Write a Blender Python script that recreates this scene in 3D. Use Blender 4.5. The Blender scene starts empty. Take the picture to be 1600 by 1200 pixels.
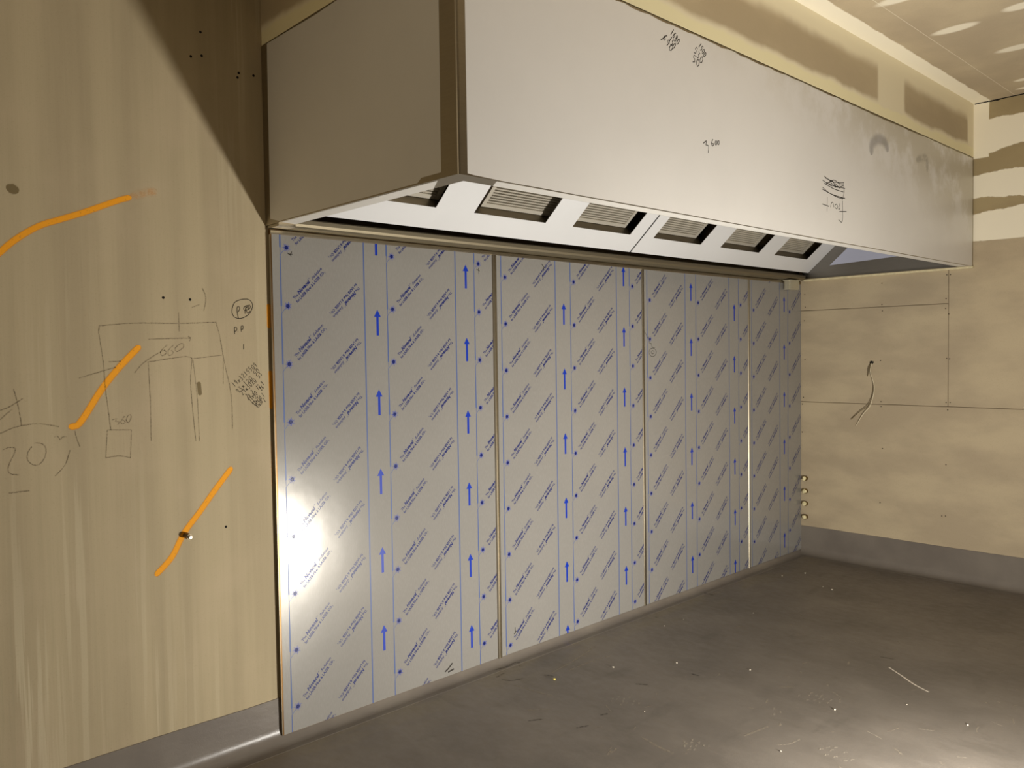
import bpy, bmesh, math, random
from mathutils import Vector, Matrix, noise
random.seed(7)
SC = bpy.context.scene
COL = SC.collection
# ------------------------------------------------------------------ camera
R_ = 4.362          # right wall
WB = 0.018          # back wall surface (splash sheets stand on it, their faces at y = 0)
CEIL = 3.163
HB, HT, HD, HX = 2.106, 2.812, 1.2, -0.008
cam = bpy.data.cameras.new('camera'); cam.sensor_width = 36; cam.lens = 1270.05/1600*36
cam.clip_start = .02; cam.clip_end = 60
co = bpy.data.objects.new('camera', cam); COL.objects.link(co)
yaw, pitch, roll = 0.75188, -0.03797, -0.01497
CAM = (-1.5331, -3.0448, 1.5815)
F = Vector((math.sin(yaw)*math.cos(pitch), math.cos(yaw)*math.cos(pitch), math.sin(pitch)))
Rt = Vector((math.cos(yaw), -math.sin(yaw), 0)); Up = Rt.cross(F)
R2 = Rt*math.cos(roll)+Up*math.sin(roll); U2 = -Rt*math.sin(roll)+Up*math.cos(roll)
mw = Matrix.Identity(4)
for i in range(3):
    mw[i][0], mw[i][1], mw[i][2], mw[i][3] = R2[i], U2[i], -F[i], CAM[i]
co.matrix_world = mw
SC.camera = co
# ------------------------------------------------------------------ light
w = bpy.data.worlds.new('world'); SC.world = w; w.use_nodes = True
w.node_tree.nodes['Background'].inputs[0].default_value = (1, .9, .75, 1)
w.node_tree.nodes['Background'].inputs[1].default_value = 0.0
def area(name, loc, target, size, power, col, spread=180):
    l = bpy.data.lights.new(name, 'AREA'); l.shape = 'DISK'; l.size = size; l.energy = power; l.color = col
    l.spread = math.radians(spread)
    o = bpy.data.objects.new(name, l); COL.objects.link(o); o.location = loc
    o.rotation_euler = (Vector(target)-Vector(loc)).to_track_quat('-Z', 'Y').to_euler()
    return o
area('work_light', (1.22, -2.62, .20), (1.9, -.1, 1.5), .24, 94, (1, .955, .875))
area('fill_light', (-3.2, -2.3, 2.5), (0, -1.5, 2.1), .8, 10, (1, .88, .68))  # added fill to lift the hood's left end, not a known lamp
vs = SC.view_settings
vs.view_transform = 'Standard'; vs.look = 'None'; vs.exposure = 0.1; vs.gamma = 1; vs.use_curve_mapping = False

# ------------------------------------------------------------------ helpers
def s2l(c):
    return tuple(((v/255)/12.92 if v/255 <= .04045 else ((v/255+.055)/1.055)**2.4) for v in c)
class NT:
    def __init__(s, name):
        s.m = bpy.data.materials.new(name); s.m.use_nodes = True; s.t = s.m.node_tree
        s.p = s.t.nodes['Principled BSDF']; s.out = s.t.nodes['Material Output']
    def n(s, ty, **kw):
        nd = s.t.nodes.new(ty)
        for k, v in kw.items():
            if k.startswith('i_'):
                nd.inputs[k[2:].replace('_', ' ')].default_value = v
            else: setattr(nd, k, v)
        return nd
    def l(s, a, b): s.t.links.new(a, b)
    def math(s, op, a, b=0.0, clamp=False):
        nd = s.n('ShaderNodeMath', operation=op, use_clamp=clamp)
        for i, v in enumerate((a, b)):
            if isinstance(v, (int, float)): nd.inputs[i].default_value = v
            else: s.l(v, nd.inputs[i])
        return nd.outputs[0]
    def pos(s):
        if not hasattr(s, '_p'):
            g = s.n('ShaderNodeNewGeometry'); x = s.n('ShaderNodeSeparateXYZ'); s.l(g.outputs['Position'], x.inputs[0])
            s._p = (g.outputs['Position'], x.outputs[0], x.outputs[1], x.outputs[2])
        return s._p
    def noise(s, scale, detail=3, stretch=(1, 1, 1), rough=.55):
        mp = s.n('ShaderNodeMapping'); mp.inputs['Scale'].default_value = stretch
        s.l(s.pos()[0], mp.inputs['Vector'])
        nz = s.n('ShaderNodeTexNoise'); nz.inputs['Scale'].default_value = scale
        nz.inputs['Detail'].default_value = detail; nz.inputs['Roughness'].default_value = rough
        s.l(mp.outputs[0], nz.inputs['Vector']); return nz.outputs['Fac']
    def ramp(s, v, a, b, lo=0.0, hi=1.0):
        r = s.n('ShaderNodeMapRange', interpolation_type='SMOOTHSTEP')
        r.inputs['From Min'].default_value = a; r.inputs['From Max'].default_value = b
        r.inputs['To Min'].default_value = lo; r.inputs['To Max'].default_value = hi
        s.l(v, r.inputs['Value']); return r.outputs[0]
    def mix(s, f, a, b, mode='MIX'):
        m = s.n('ShaderNodeMix', data_type='RGBA', blend_type=mode)
        for sock, v in ((m.inputs[0], f), (m.inputs[6], a), (m.inputs[7], b)):
            if isinstance(v, (int, float)): sock.default_value = v
            elif isinstance(v, tuple): sock.default_value = v if len(v) == 4 else v+(1,)
            else: s.l(v, sock)
        return m.outputs[2]
    def band(s, v, lo, hi, soft):
        a = s.ramp(v, lo-soft, lo+soft); b = s.ramp(v, hi-soft, hi+soft, 1, 0)
        return s.math('MULTIPLY', a, b)
    def set(s, col=None, rough=None, metal=None, spec=None):
        for nm, v in (('Base Color', col), ('Roughness', rough), ('Metallic', metal), ('Specular IOR Level', spec)):
            if v is None: continue
            if isinstance(v, tuple): s.p.inputs[nm].default_value = v if len(v) == 4 else v+(1,)
            elif isinstance(v, (int, float)): s.p.inputs[nm].default_value = v
            else: s.l(v, s.p.inputs[nm])
        return s
    def bump(s, h, strength, dist=.01):
        b = s.n('ShaderNodeBump'); b.inputs['Strength'].default_value = strength; b.inputs['Distance'].default_value = dist
        s.l(h, b.inputs['Height']); s.l(b.outputs[0], s.p.inputs['Normal'])

def plain(name, col, rough=.5, metal=0.0, spec=.5, var=0.0, scale=20, stretch=(1, 1, 1)):
    t = NT(name); c = s2l(col)
    if var:
        d = tuple(v*(1-var) for v in c); u = tuple(min(1, v*(1+var)) for v in c)
        t.set(t.mix(t.ramp(t.noise(scale, 4, stretch), .3, .7), d, u))
    else: t.set(c)
    return t.set(None, rough, metal, spec).m

BOARD = s2l((203, 186, 143)); CREAM = s2l((248, 240, 218))
def m_back():
    t = NT('raw wallboard with streaks')
    n1 = t.noise(9, 4, (1, 1, .05)); n2 = t.noise(42, 3, (1, 1, .025)); n3 = t.noise(3, 4); n4 = t.noise(160, 2)
    # ridged streaks grouped on the part of the wall the photo shows
    c = t.mix(t.ramp(n1, .35, .68), s2l((176, 161, 131)), s2l((188, 173, 141)))
    streak = t.ramp(t.noise(1.3, 3, (1, 1, .12)), .42, .6)
    c = t.mix(t.math('MULTIPLY', streak, t.ramp(n2, .54, .62, 0, .58)), c, s2l((214, 203, 172)))
    c = t.mix(t.math('MULTIPLY', streak, t.ramp(n2, .46, .38, 0, .55)), c, s2l((170, 158, 128)))
    c = t.mix(t.ramp(n3, .45, .75, 0, .25), c, s2l((204, 184, 156)))
    c = t.mix(t.ramp(n4, .55, .8, 0, .12), c, s2l((120, 100, 70)))
    t.set(c, .75, 0, .25)
    h = t.math('ADD', t.math('MULTIPLY', n2, 1.0), t.math('MULTIPLY', n4, .12))
    t.bump(h, .15, .005)
    return t.m
def m_board(name='plasterboard lining'):
    t = NT(name); n1 = t.noise(2.2, 4, (1, 1, 2.2)); n4 = t.noise(140, 2)
    c = t.mix(t.ramp(n1, .35, .7), s2l((180, 164, 138)), s2l((197, 181, 151)))
    c = t.mix(t.ramp(n4, .5, .8, 0, .15), c, s2l((150, 130, 95)))
    t.set(c, .8, 0, .2); t.bump(n4, .12, .002)
    return t
def m_right():
    t = m_board('plasterboard with skim coat bands')
    base = t.p.inputs['Base Color'].links[0].from_socket
    _, x, y, z = t.pos(); wob = t.math('MULTIPLY', t.math('SUBTRACT', t.noise(9, 4, (1, 1, .6)), .5), .05)
    yy = t.math('ADD', y, 1.213)
    # wider away from the hood: compound bands start at the corner and run to the right
    def edge(z0, slope):   # z - (z0 + slope*(y+1.213)) + wobble
        return t.math('ADD', t.math('SUBTRACT', t.math('SUBTRACT', z, z0), t.math('MULTIPLY', yy, slope)), wob)
    def band(z0, s0, z1, s1):
        a = t.ramp(edge(z0, s0), -.004, .004); b = t.ramp(edge(z1, s1), -.004, .004, 1, 0)
        return t.math('MULTIPLY', a, b)
    mask = band(2.27, .05, 2.445, -.11)
    for q in ((2.555, .1, 2.70, -.05), (2.815, -.16, 3.045, 0.0)):
        mask = t.math('MAXIMUM', mask, band(*q))
    corner = t.math('MULTIPLY', t.ramp(t.math('ADD', y, t.math('MULTIPLY', wob, .4)), -1.29, -1.286), t.ramp(z, 2.80, 2.81))
    mask = t.math('MAXIMUM', mask, corner)
    mask = t.math('MULTIPLY', mask, t.ramp(y, -1.19, -1.2))
    t.set(t.mix(mask, t.mix(0.55, base, s2l((150, 132, 84))), CREAM))
    # plain board again below the lowest band
    low = t.ramp(z, 2.262, 2.27)
    t.set(t.mix(low, base, t.p.inputs['Base Color'].links[0].from_socket))
    return t.m
def m_bulk():
    t = m_board('taped bulkhead board'); base = t.mix(.4, t.p.inputs['Base Color'].links[0].from_socket, s2l((190, 172, 136)))
    _, x, y, z = t.pos(); wob = t.math('MULTIPLY', t.math('SUBTRACT', t.noise(3.5, 3), .5), .07)
    zz = t.math('ADD', z, wob); xx = t.math('ADD', x, t.math('MULTIPLY', wob, .5))
    zb = t.math('MULTIPLY', t.ramp(zz, 2.872, 2.905), t.ramp(zz, 3.03, 3.095, 1, 0))
    xa = t.band(xx, -.5, 2.88, .018); xb = t.band(xx, 3.23, 4.25, .02)
    bare = t.math('MULTIPLY', zb, t.math('MAXIMUM', xa, xb))
    yel = t.ramp(zz, 2.88, 2.86)
    cc = t.mix(yel, s2l((238, 227, 196)), s2l((242, 232, 190)))
    t.set(t.mix(bare, cc, base), .7); return t.m
def m_ceil():
    t = m_board('ceiling board with filler'); base = t.p.inputs['Base Color'].links[0].from_socket
    _, x, y, z = t.pos(); wob = t.math('MULTIPLY', t.math('SUBTRACT', t.noise(7, 4), .5), .03)
    yy = t.math('ADD', y, wob)
    m = t.band(yy, -1.296, -1.19, .004)
    c = t.mix(m, base, CREAM)
    j = t.band(y, -1.4375, -1.4345, .001); c = t.mix(t.math('MULTIPLY', j, .6), c, CREAM)
    for cx, cy, rx, ry in [(2.9078, -1.5655, 0.05, 0.12), (3.4377, -1.698, 0.05, 0.12), (4.0568, -1.5786, 0.035, 0.08), (4.2411, -1.5375, 0.03, 0.07), (2.8523, -1.8736, 0.05, 0.09), (2.336, -1.5405, 0.05, 0.14)]:
        dx = t.math('DIVIDE', t.math('SUBTRACT', x, cx), rx); dy = t.math('DIVIDE', t.math('SUBTRACT', yy, cy), ry)
        d = t.math('ADD', t.math('MULTIPLY', dx, dx), t.math('MULTIPLY', dy, dy))
        c = t.mix(t.ramp(d, .35, 1.1, .85, 0), c, CREAM)
    t.set(c); return t.m
def m_floor(name, dust=True):
    t = NT(name); n1 = t.noise(1.7, 5); n2 = t.noise(26, 6, (1, .55, 1), .7); n3 = t.noise(240, 2); n5 = t.noise(7, 5, (.35, 1, 1))
    c = t.mix(t.ramp(n1, .3, .7), s2l((116, 109, 101)), s2l((134, 126, 117)))
    if dust:
        c = t.mix(t.ramp(n2, .56, .8, 0, .35), c, s2l((150, 138, 122)))
        c = t.mix(t.ramp(n5, .58, .72, 0, .35), c, s2l((92, 88, 80)))
        _, x, y, z = t.pos()
        nearw = t.ramp(y, -.38, -.04); c = t.mix(t.math('MULTIPLY', nearw, t.ramp(n5, .4, .62, 0, .5)), c, s2l((150, 138, 112)))
    n6 = t.noise(3.2, 7, (1, .4, 1), .72); c = t.mix(t.ramp(n6, .5, .66, 0, .3), c, s2l((150, 142, 132))); c = t.mix(t.ramp(n6, .46, .34, 0, .3), c, s2l((98, 92, 82)))
    c = t.mix(t.ramp(n3, .62, .8, 0, .15), c, s2l((140, 130, 118)))
    t.set(c, t.ramp(n2, .3, .8, .38, .62), 0, .5); t.bump(t.math('ADD', n3, t.math('MULTIPLY', n2, .6)), .12, .003)
    return t.m
def m_cove():
    t = NT('grey coving paint'); n1 = t.noise(3, 5); n3 = t.noise(200, 2)
    t.set(t.mix(t.ramp(n1, .3, .7), s2l((116, 108, 100)), s2l((130, 122, 112))), .32, 0, .5)
    t.bump(t.math('ADD', t.noise(11, 3, (.5, 1, 1)), t.math('MULTIPLY', n3, .1)), .18, .01); return t.m
def m_film(name, col, dirt=False, rough=.3, metal=.25):
    t = NT(name); n = t.noise(300, 2, (1, 1, .15)); n2 = t.noise(2.3, 4)
    a = s2l(col); c = t.mix(t.ramp(n2, .3, .7), tuple(v*.96 for v in a), a)
    c = t.mix(t.ramp(n, .4, .7, 0, .03), c, (.9, .9, .9, 1))
    if dirt:
        _, x, y, z = t.pos(); nn = t.noise(3.1, 6, (1, 1, 1), .65)
        f = t.math('MULTIPLY', t.ramp(t.math('ADD', t.math('MULTIPLY', z, .9), t.math('MULTIPLY', x, .16)), 2.62, 3.05), t.ramp(nn, .40, .56, 0, .6))
        c = t.mix(f, c, s2l((186, 176, 148)))
    t.set(c, rough, metal, .38)
    t.p.inputs['Coat Weight'].default_value = .04; t.p.inputs['Coat Roughness'].default_value = .15
    t.bump(t.math('ADD', t.noise(3.5, 3), t.math('MULTIPLY', t.noise(38, 4), .012)), .06, .02)
    return t.m
def m_steel(name='bare brushed steel', col=(168, 158, 138), rough=.40):
    t = NT(name); n = t.noise(160, 2, (.1, .1, 1)); a = s2l(col)
    t.set(t.mix(t.ramp(n, .3, .7), tuple(v*.95 for v in a), a), rough, 1.0)
    t.bump(t.noise(9, 2), .12, .01); return t.m
def m_stroke(name, col, alpha=1.0, soft=.5, grain=180, cut=(.25, .55), rough=.7):
    t = NT(name); uv = t.n('ShaderNodeUVMap'); sx = t.n('ShaderNodeSeparateXYZ'); t.l(uv.outputs[0], sx.inputs[0])
    v = t.math('ABSOLUTE', sx.outputs[1])
    e = t.ramp(v, 1-soft, 1.0, 1, 0)
    g = t.ramp(t.noise(grain, 2), cut[0], cut[1], .15, 1)
    al = t.math('MULTIPLY', t.math('MULTIPLY', e, g), alpha)
    t.set(s2l(col), rough, 0, .2); t.l(al, t.p.inputs['Alpha'])
    return t.m

# -------- meshes
def mesh_obj(name, bm, mat, parent=None, loc=None, smooth=False):
    me = bpy.data.meshes.new(name); bmesh.ops.recalc_face_normals(bm, faces=bm.faces)
    bm.to_mesh(me); bm.free()
    for m in (mat if isinstance(mat, (list, tuple)) else [mat]): me.materials.append(m)
    o = bpy.data.objects.new(name, me); COL.objects.link(o)
    if parent is not None:
        o.parent = parent
        off = world_loc(parent); me.transform(Matrix.Translation(-off))
    elif loc is not None:
        me.transform(Matrix.Translation(-Vector(loc))); o.location = loc
    if smooth:
        for p in me.polygons: p.use_smooth = True
    return o
def world_loc(o):
    v = Vector((0, 0, 0))
    while o is not None: v = v+o.location; o = o.parent
    return v
def thing(name, loc, label, cat, group=None):
    o = bpy.data.objects.new(name, None); COL.objects.link(o); o.location = loc; o.empty_display_size = .1
    return tag(o, label, cat, group)
def tag(o, label, cat, group=None):
    o['label'] = label; o['category'] = cat
    if group: o['group'] = group
    return o
def struct(o, label=None, cat=None):
    o['kind'] = 'structure'
    if label: o['label'] = label; o['category'] = cat
    return o
def box(bm, x0, x1, y0, y1, z0, z1, mi=0):
    vs_ = [bm.verts.new((x, y, z)) for x in (x0, x1) for y in (y0, y1) for z in (z0, z1)]
    fs = []
    for f in ((0, 1, 3, 2), (4, 6, 7, 5), (0, 4, 5, 1), (2, 3, 7, 6), (0, 2, 6, 4), (1, 5, 7, 3)):
        fc = bm.faces.new([vs_[i] for i in f]); fc.material_index = mi; fs.append(fc)
    return fs
def boxo(name, b, mat, parent=None, loc=None, bevel=0, seg=2):
    bm = bmesh.new(); box(bm, *b)
    if bevel: bmesh.ops.bevel(bm, geom=bm.edges[:], offset=bevel, segments=seg, affect='EDGES', profile=.5)
    return mesh_obj(name, bm, mat, parent, loc, smooth=False)
def prism(bm, prof, axis, a0, a1, close=True):
    """prof: (p,q) points; axis 'x': (y,z) extruded along x; axis 'y': (x,z) along y; axis 'z': (x,y) along z"""
    def P(p, a):
        return {'x': (a, p[0], p[1]), 'y': (p[0], a, p[1]), 'z': (p[0], p[1], a)}[axis]
    A = [bm.verts.new(P(p, a0)) for p in prof]; B = [bm.verts.new(P(p, a1)) for p in prof]
    n = len(prof)
    for i in range(n if close else n-1):
        j = (i+1) % n; bm.faces.new((A[i], A[j], B[j], B[i]))
    if close: bm.faces.new(A[::-1]); bm.faces.new(B)
def cyl(bm, p, d, r, h, n=16, r2=None):
    d = Vector(d).normalized(); q = d.to_track_quat('Z', 'Y').to_matrix().to_4x4()
    bmesh.ops.create_cone(bm, cap_ends=True, segments=n, radius1=r, radius2=r if r2 is None else r2, depth=h,
                          matrix=Matrix.Translation(Vector(p)+d*h/2) @ q)
def tube(bm, pts, r, n=8):
    pts = [Vector(p) for p in pts]; rings = []
    for i, p in enumerate(pts):
        d = (pts[min(i+1, len(pts)-1)]-pts[max(i-1, 0)]).normalized()
        a = d.cross(Vector((.3, .2, .93))).normalized(); b = d.cross(a)
        rings.append([bm.verts.new(p+(a*math.cos(t)+b*math.sin(t))*r) for t in [k*2*math.pi/n for k in range(n)]])
    for u, v in zip(rings, rings[1:]):
        for k in range(n): bm.faces.new((u[k], u[(k+1) % n], v[(k+1) % n], v[k]))
    bm.faces.new(rings[0][::-1]); bm.faces.new(rings[-1])
def smooth_path(pts, step=.012):
    P = [Vector(p) for p in pts]
    if len(P) < 3: return P
    out = []
    for i in range(len(P)-1):
        p0, p1, p2, p3 = P[max(i-1, 0)], P[i], P[i+1], P[min(i+2, len(P)-1)]
        k = max(2, min(10, int((p2-p1).length/step)))
        for j in range(k):
            t = j/k
            out.append(.5*((2*p1)+(p2-p0)*t+(2*p0-5*p1+4*p2-p3)*t*t+(3*p1-p0-3*p2+p3)*t**3))
    out.append(P[-1]); return out
def to3(plane, val):
    if plane == 'Y': return lambda u, v, o=0: (u, val-o, v)
    if plane == 'X': return lambda u, v, o=0: (val-o, u, v)
    return lambda u, v, o=0: (u, v, val+o)
def strokes(name, lines, width, mat, parent, plane, val, off=.0004, sm=True, wj=0.0):
    """hand-drawn lines as thin ribbons lying on a plane, joined into one marking"""
    T = to3(plane, val); bm = bmesh.new(); uvl = bm.loops.layers.uv.new('UVMap')
    for ln in lines:
        P = smooth_path([(a, b, 0) for a, b in ln]) if sm else [Vector((a, b, 0)) for a, b in ln]
        if width > .012 and len(P) >= 2:      # rounded ends
            hw = width/2
            for end in (0, 1):
                if end: P = P[::-1]
                d0 = (P[1]-P[0]); n0 = d0.length; d0 = d0/max(n0, 1e-6)
                P = [P[0]]+[P[0]+d0*min(n0*.95, hw)*q for q in (.05, .15, .35, .65)]+P[1:]
                if end: P = P[::-1]
            cum = [0.0]
            for a_, b_ in zip(P, P[1:]): cum.append(cum[-1]+(b_-a_).length)
            TW = [max(.08, math.sqrt(max(0, 1-(1-min(1, min(c_, cum[-1]-c_)/hw))**2))) for c_ in cum]
        else: TW = [1]*len(P)
        pairs = []; L = 0
        for i, p in enumerate(P):
            d = (P[min(i+1, len(P)-1)]-P[max(i-1, 0)])
            if d.length < 1e-7: d = Vector((1, 0, 0))
            d.normalize(); nrm = Vector((-d.y, d.x, 0)); wd = width*TW[i]*(1+wj*random.uniform(-1, 1))/2
            if i: L += (p-P[i-1]).length
            a = bm.verts.new(T(*(p+nrm*wd)[:2], off)); b = bm.verts.new(T(*(p-nrm*wd)[:2], off)); c = bm.verts.new(T(*p[:2], off))
            pairs.append((a, c, b, L))
        for u, v in zip(pairs, pairs[1:]):
            for (i, j, va, vb) in ((0, 1, 1, 0), (1, 2, 0, -1)):
                try: f = bm.faces.new((u[i], v[i], v[j], u[j]))
                except ValueError: continue
                for lp, uvv in zip(f.loops, ((u[3], va), (v[3], va), (v[3], vb), (u[3], vb))): lp[uvl].uv = uvv
    return mesh_obj(name, bm, mat, parent)
DG = {'0': [[(.5, 1), (.1, .7), (.1, .25), (.5, 0), (.9, .3), (.9, .75), (.5, 1)]], '1': [[(.5, 1), (.45, 0)]],
      '2': [[(.1, .8), (.5, 1), (.85, .75), (.1, 0), (.9, .05)]], '3': [[(.1, .95), (.7, .95), (.4, .55), (.8, .35), (.5, 0), (.1, .1)]],
      '4': [[(.3, 1), (.1, .4), (.9, .45)], [(.7, .8), (.65, 0)]], '5': [[(.9, 1), (.3, 1), (.2, .6), (.7, .6), (.8, .2), (.2, 0)]],
      '6': [[(.7, 1), (.2, .5), (.2, .1), (.6, 0), (.8, .3), (.3, .5)]], '7': [[(.1, 1), (.9, 1), (.4, 0)]],
      '8': [[(.5, .5), (.15, .8), (.5, 1), (.8, .8), (.5, .5), (.1, .2), (.5, 0), (.85, .2), (.5, .5)]],
      '9': [[(.8, .7), (.5, 1), (.15, .75), (.4, .5), (.8, .7), (.6, 0)]], 'x': [[(.1, .6), (.8, .1)], [(.8, .6), (.1, .1)]], ' ': []}
def digits(s, p0, p1, h):
    p0, p1 = Vector(p0), Vector(p1); d = (p1-p0)/len(s); e = d.normalized(); up = Vector((-e.y, e.x)); out = []
    for i, ch in enumerate(s):
        o = p0+d*i+up*random.uniform(-.08, .08)*h
        for st in DG[ch]: out.append([tuple(o+e*(x*d.length*.75)+up*(y*h)) for x, y in st])
    return out

# ------------------------------------------------------------------ materials
MB_, MRIGHT, MBULK, MCEIL = m_back(), m_right(), m_bulk(), m_ceil()
MBOARD = m_board().m
MFLOOR = m_floor('grey painted floor'); MCOVE = m_cove()
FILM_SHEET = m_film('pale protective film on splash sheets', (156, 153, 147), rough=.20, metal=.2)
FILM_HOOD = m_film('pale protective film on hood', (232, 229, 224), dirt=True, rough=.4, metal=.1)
FILM_SIDE = m_film('pale protective film on hood end', (226, 223, 216), rough=.4, metal=.1)
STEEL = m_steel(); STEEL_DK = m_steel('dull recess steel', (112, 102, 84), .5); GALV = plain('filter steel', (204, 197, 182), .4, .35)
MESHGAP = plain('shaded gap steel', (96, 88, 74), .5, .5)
BLUE = plain('dark blue film ink', (20, 34, 104), .35, 0, .5)
BLUE2 = plain('bright blue film ink', (12, 52, 168), .35, 0, .5)
BLUE3 = plain('light blue film ink', (78, 98, 150), .35, 0, .5)
ORANGE = m_stroke('orange spray paint', (255, 172, 40), .97, .55, 120, (.1, .4))
PENCIL = m_stroke('soft pencil', (84, 68, 42), .6, .7, 420, (.40, .62))
PEN = m_stroke('black marker', (36, 30, 24), .95, .4, 300, (.1, .3))
DARK = plain('dark hole', (22, 17, 12), .9)
SCREW = plain('black screw', (48, 38, 26), .5, .6)
CREAMM = plain('cream sealant', (226, 214, 176), .6, var=.1, scale=30)

# ------------------------------------------------------------------ room
bm = bmesh.new(); box(bm, -3.6, R_+.2, -5.6, .3, -.1, 0)
floor = struct(mesh_obj('floor', bm, MFLOOR))
ceil = struct(boxo('ceiling', (-3.6, R_+.2, -5.6, .3, CEIL, CEIL+.1), MCEIL))
wall_back = struct(boxo('wall_back', (-3.6, R_+.2, WB, .25, 0, CEIL), MB_))
struct(boxo('wall_left', (-3.8, -3.6, -5.6, .3, 0, CEIL), MBOARD))
struct(boxo('wall_front', (-3.8, R_+.2, -5.8, -5.6, 0, CEIL), MBOARD))
wall_right = struct(boxo('wall_right', (R_+.012, R_+.2, -5.6, WB, 0, CEIL), MBOARD))
# wallboards screwed to the right wall, with open joints
for nm, (ya, yb, za, zb), mt in (('wallboard', (-1.049, WB, 1.873, CEIL), MBOARD), ('wallboard', (-1.049, WB, 1.177, 1.869), MBOARD),
                                 ('wallboard', (-2.75, WB, .1, 1.173), MBOARD), ('wallboard', (-3.3, -1.053, 1.177, CEIL), MRIGHT)):
    boxo(nm, (R_, R_+.012, ya, yb, za, zb), mt, wall_right)
def screw_at(y, z):
    bm = bmesh.new(); cyl(bm, (R_+.001, y, z), (-1, 0, 0), .004, .0016, 10)
    return mesh_obj('screw', bm, SCREW, wall_right)
for y, z in [(-0.6097, 2.0388), (-0.61, 1.8878), (-0.6124, 1.8422), (-0.0297, 1.9957), (-0.0335, 1.898), (-0.0256, 1.7946), (-0.0304, 1.4984), (-0.0183, 1.2084), (-0.0091, 1.1563), (-0.0075, 0.9401), (-0.6008, 1.4891), (-0.6049, 1.1947), (-0.6061, 1.1604), (-1.0357, 1.9047), (-1.0331, 1.8392), (-1.0533, 1.8006), (-1.0418, 1.5015), (-1.0599, 1.4993), (-1.0393, 1.2038), (-1.0644, 1.2047), (-1.0496, 1.1533), (-1.0404, 0.7807), (-0.5997, 0.4667), (-1.0157, 0.4274), (-1.0391, 0.4306), (-0.6158, 0.8598), (-1.04, 2.064), (-1.062, 2.064)]: screw_at(y, z)
# bulkhead above the hood
bm = bmesh.new(); box(bm, HX+.004, R_, -HD+.002, WB, HT+.006, CEIL)
bulk = struct(mesh_obj('wall_bulkhead', bm, MBULK))
# ragged open joint between the ceiling and the right wall
bm = bmesh.new(); ys = [-1.205-.012*i for i in range(60)]
top = [bm.verts.new((R_-.0012, y, CEIL-.0002)) for y in ys]
bot = [bm.verts.new((R_-.0012, y, CEIL-.006-.010*abs(noise.noise(Vector((y*28, 0, 0)))))) for y in ys]
for i in range(59): bm.faces.new((top[i], top[i+1], bot[i+1], bot[i]))
mesh_obj('open_joint', bm, DARK, wall_right)

# coved base: painted up the walls from the floor
def cove(name, axis, a0, a1, face, ztop, r=.06):
    prof = [(0, ztop), (.0035, ztop-.001)] + [(.0035, r)] + [(.0035+r-r*math.cos(math.radians(t)), r-r*math.sin(math.radians(t))) for t in range(9, 91, 9)] + [(.0035+r+.03, .0006), (.0035+r+.03, -.01), (0, -.01)]
    bm = bmesh.new(); n = int(abs(a1-a0)/.05); rows = []
    for k in range(n+1):
        a = a0+(a1-a0)*k/n; dz = .004*noise.noise(Vector((a*3.1, face, 0)))+.0015*noise.noise(Vector((a*17, face, 0)))
        row = []
        for i, (d, z) in enumerate(prof):
            zz = z+dz if i < 2 else z
            row.append(bm.verts.new((a, face-d, zz) if axis == 'x' else (face-d, a, zz)))
        rows.append(row)
    for u, v in zip(rows, rows[1:]):
        for i in range(len(prof)-1): bm.faces.new((u[i], u[i+1], v[i+1], v[i]))
    o = mesh_obj(name, bm, MCOVE); o['kind'] = 'structure'
    for p in o.data.polygons: p.use_smooth = True
    md = o.modifiers.new('split', 'EDGE_SPLIT'); md.split_angle = math.radians(50)
    return o
cove('baseboard_back', 'x', -3.6, R_, WB, .185)
cove('baseboard_right', 'y', -5.6, 0.0, R_, .219)

# ------------------------------------------------------------------ marks on the back wall
W = WB
strokes('spray_stroke', [[(-0.9474, 1.9162), (-0.9308, 1.9328), (-0.8944, 1.9698), (-0.8461, 2.0085), (-0.8029, 2.0348), (-0.7531, 2.0557), (-0.6775, 2.088), (-0.6054, 2.1223), (-0.5473, 2.1492), (-0.5178, 2.1578)]], .027, ORANGE, wall_back, 'Y', W)['label'] = 'long orange sprayed curve, the uppermost of three'
strokes('spray_stroke', [[(-0.7488, 1.3541), (-0.7218, 1.3546), (-0.6933, 1.3901), (-0.6445, 1.4679), (-0.5951, 1.5321), (-0.5449, 1.5874), (-0.504, 1.6285)]], .030, ORANGE, wall_back, 'Y', W)['label'] = 'orange sprayed stroke across the pencil sketch'
strokes('spray_stroke', [[(-0.4789, 0.7841), (-0.4542, 0.8043), (-0.4122, 0.8467), (-0.3683, 0.9236), (-0.3068, 0.9952), (-0.2435, 1.073), (-0.1741, 1.1524)]], .030, ORANGE, wall_back, 'Y', W)['label'] = 'lowest orange sprayed stroke, crossed by a bolt'
FAINT = m_stroke('faint orange overspray', (255, 170, 60), .25, .8, 90, (.3, .6))
strokes('overspray', [[(-0.5243, 2.1587), (-0.4809, 2.1759), (-0.4265, 2.193)]], .04, FAINT, wall_back, 'Y', W, .0003)
strokes('edge_spray', [[(-0.0049, 1.7946), (-0.0053, 1.6956)], [(-0.0047, 1.5263), (-0.0043, 1.3699)]], .02, ORANGE, wall_back, 'Y', W)['label'] = 'orange paint along the edge of the first steel sheet'
strokes('edge_spray', [[(-0.0071, 1.2379), (-0.0095, 1.0559)], [(0.0122, 2.0251), (0.011, 1.8839)]], .010, FAINT, wall_back, 'Y', W)
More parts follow.
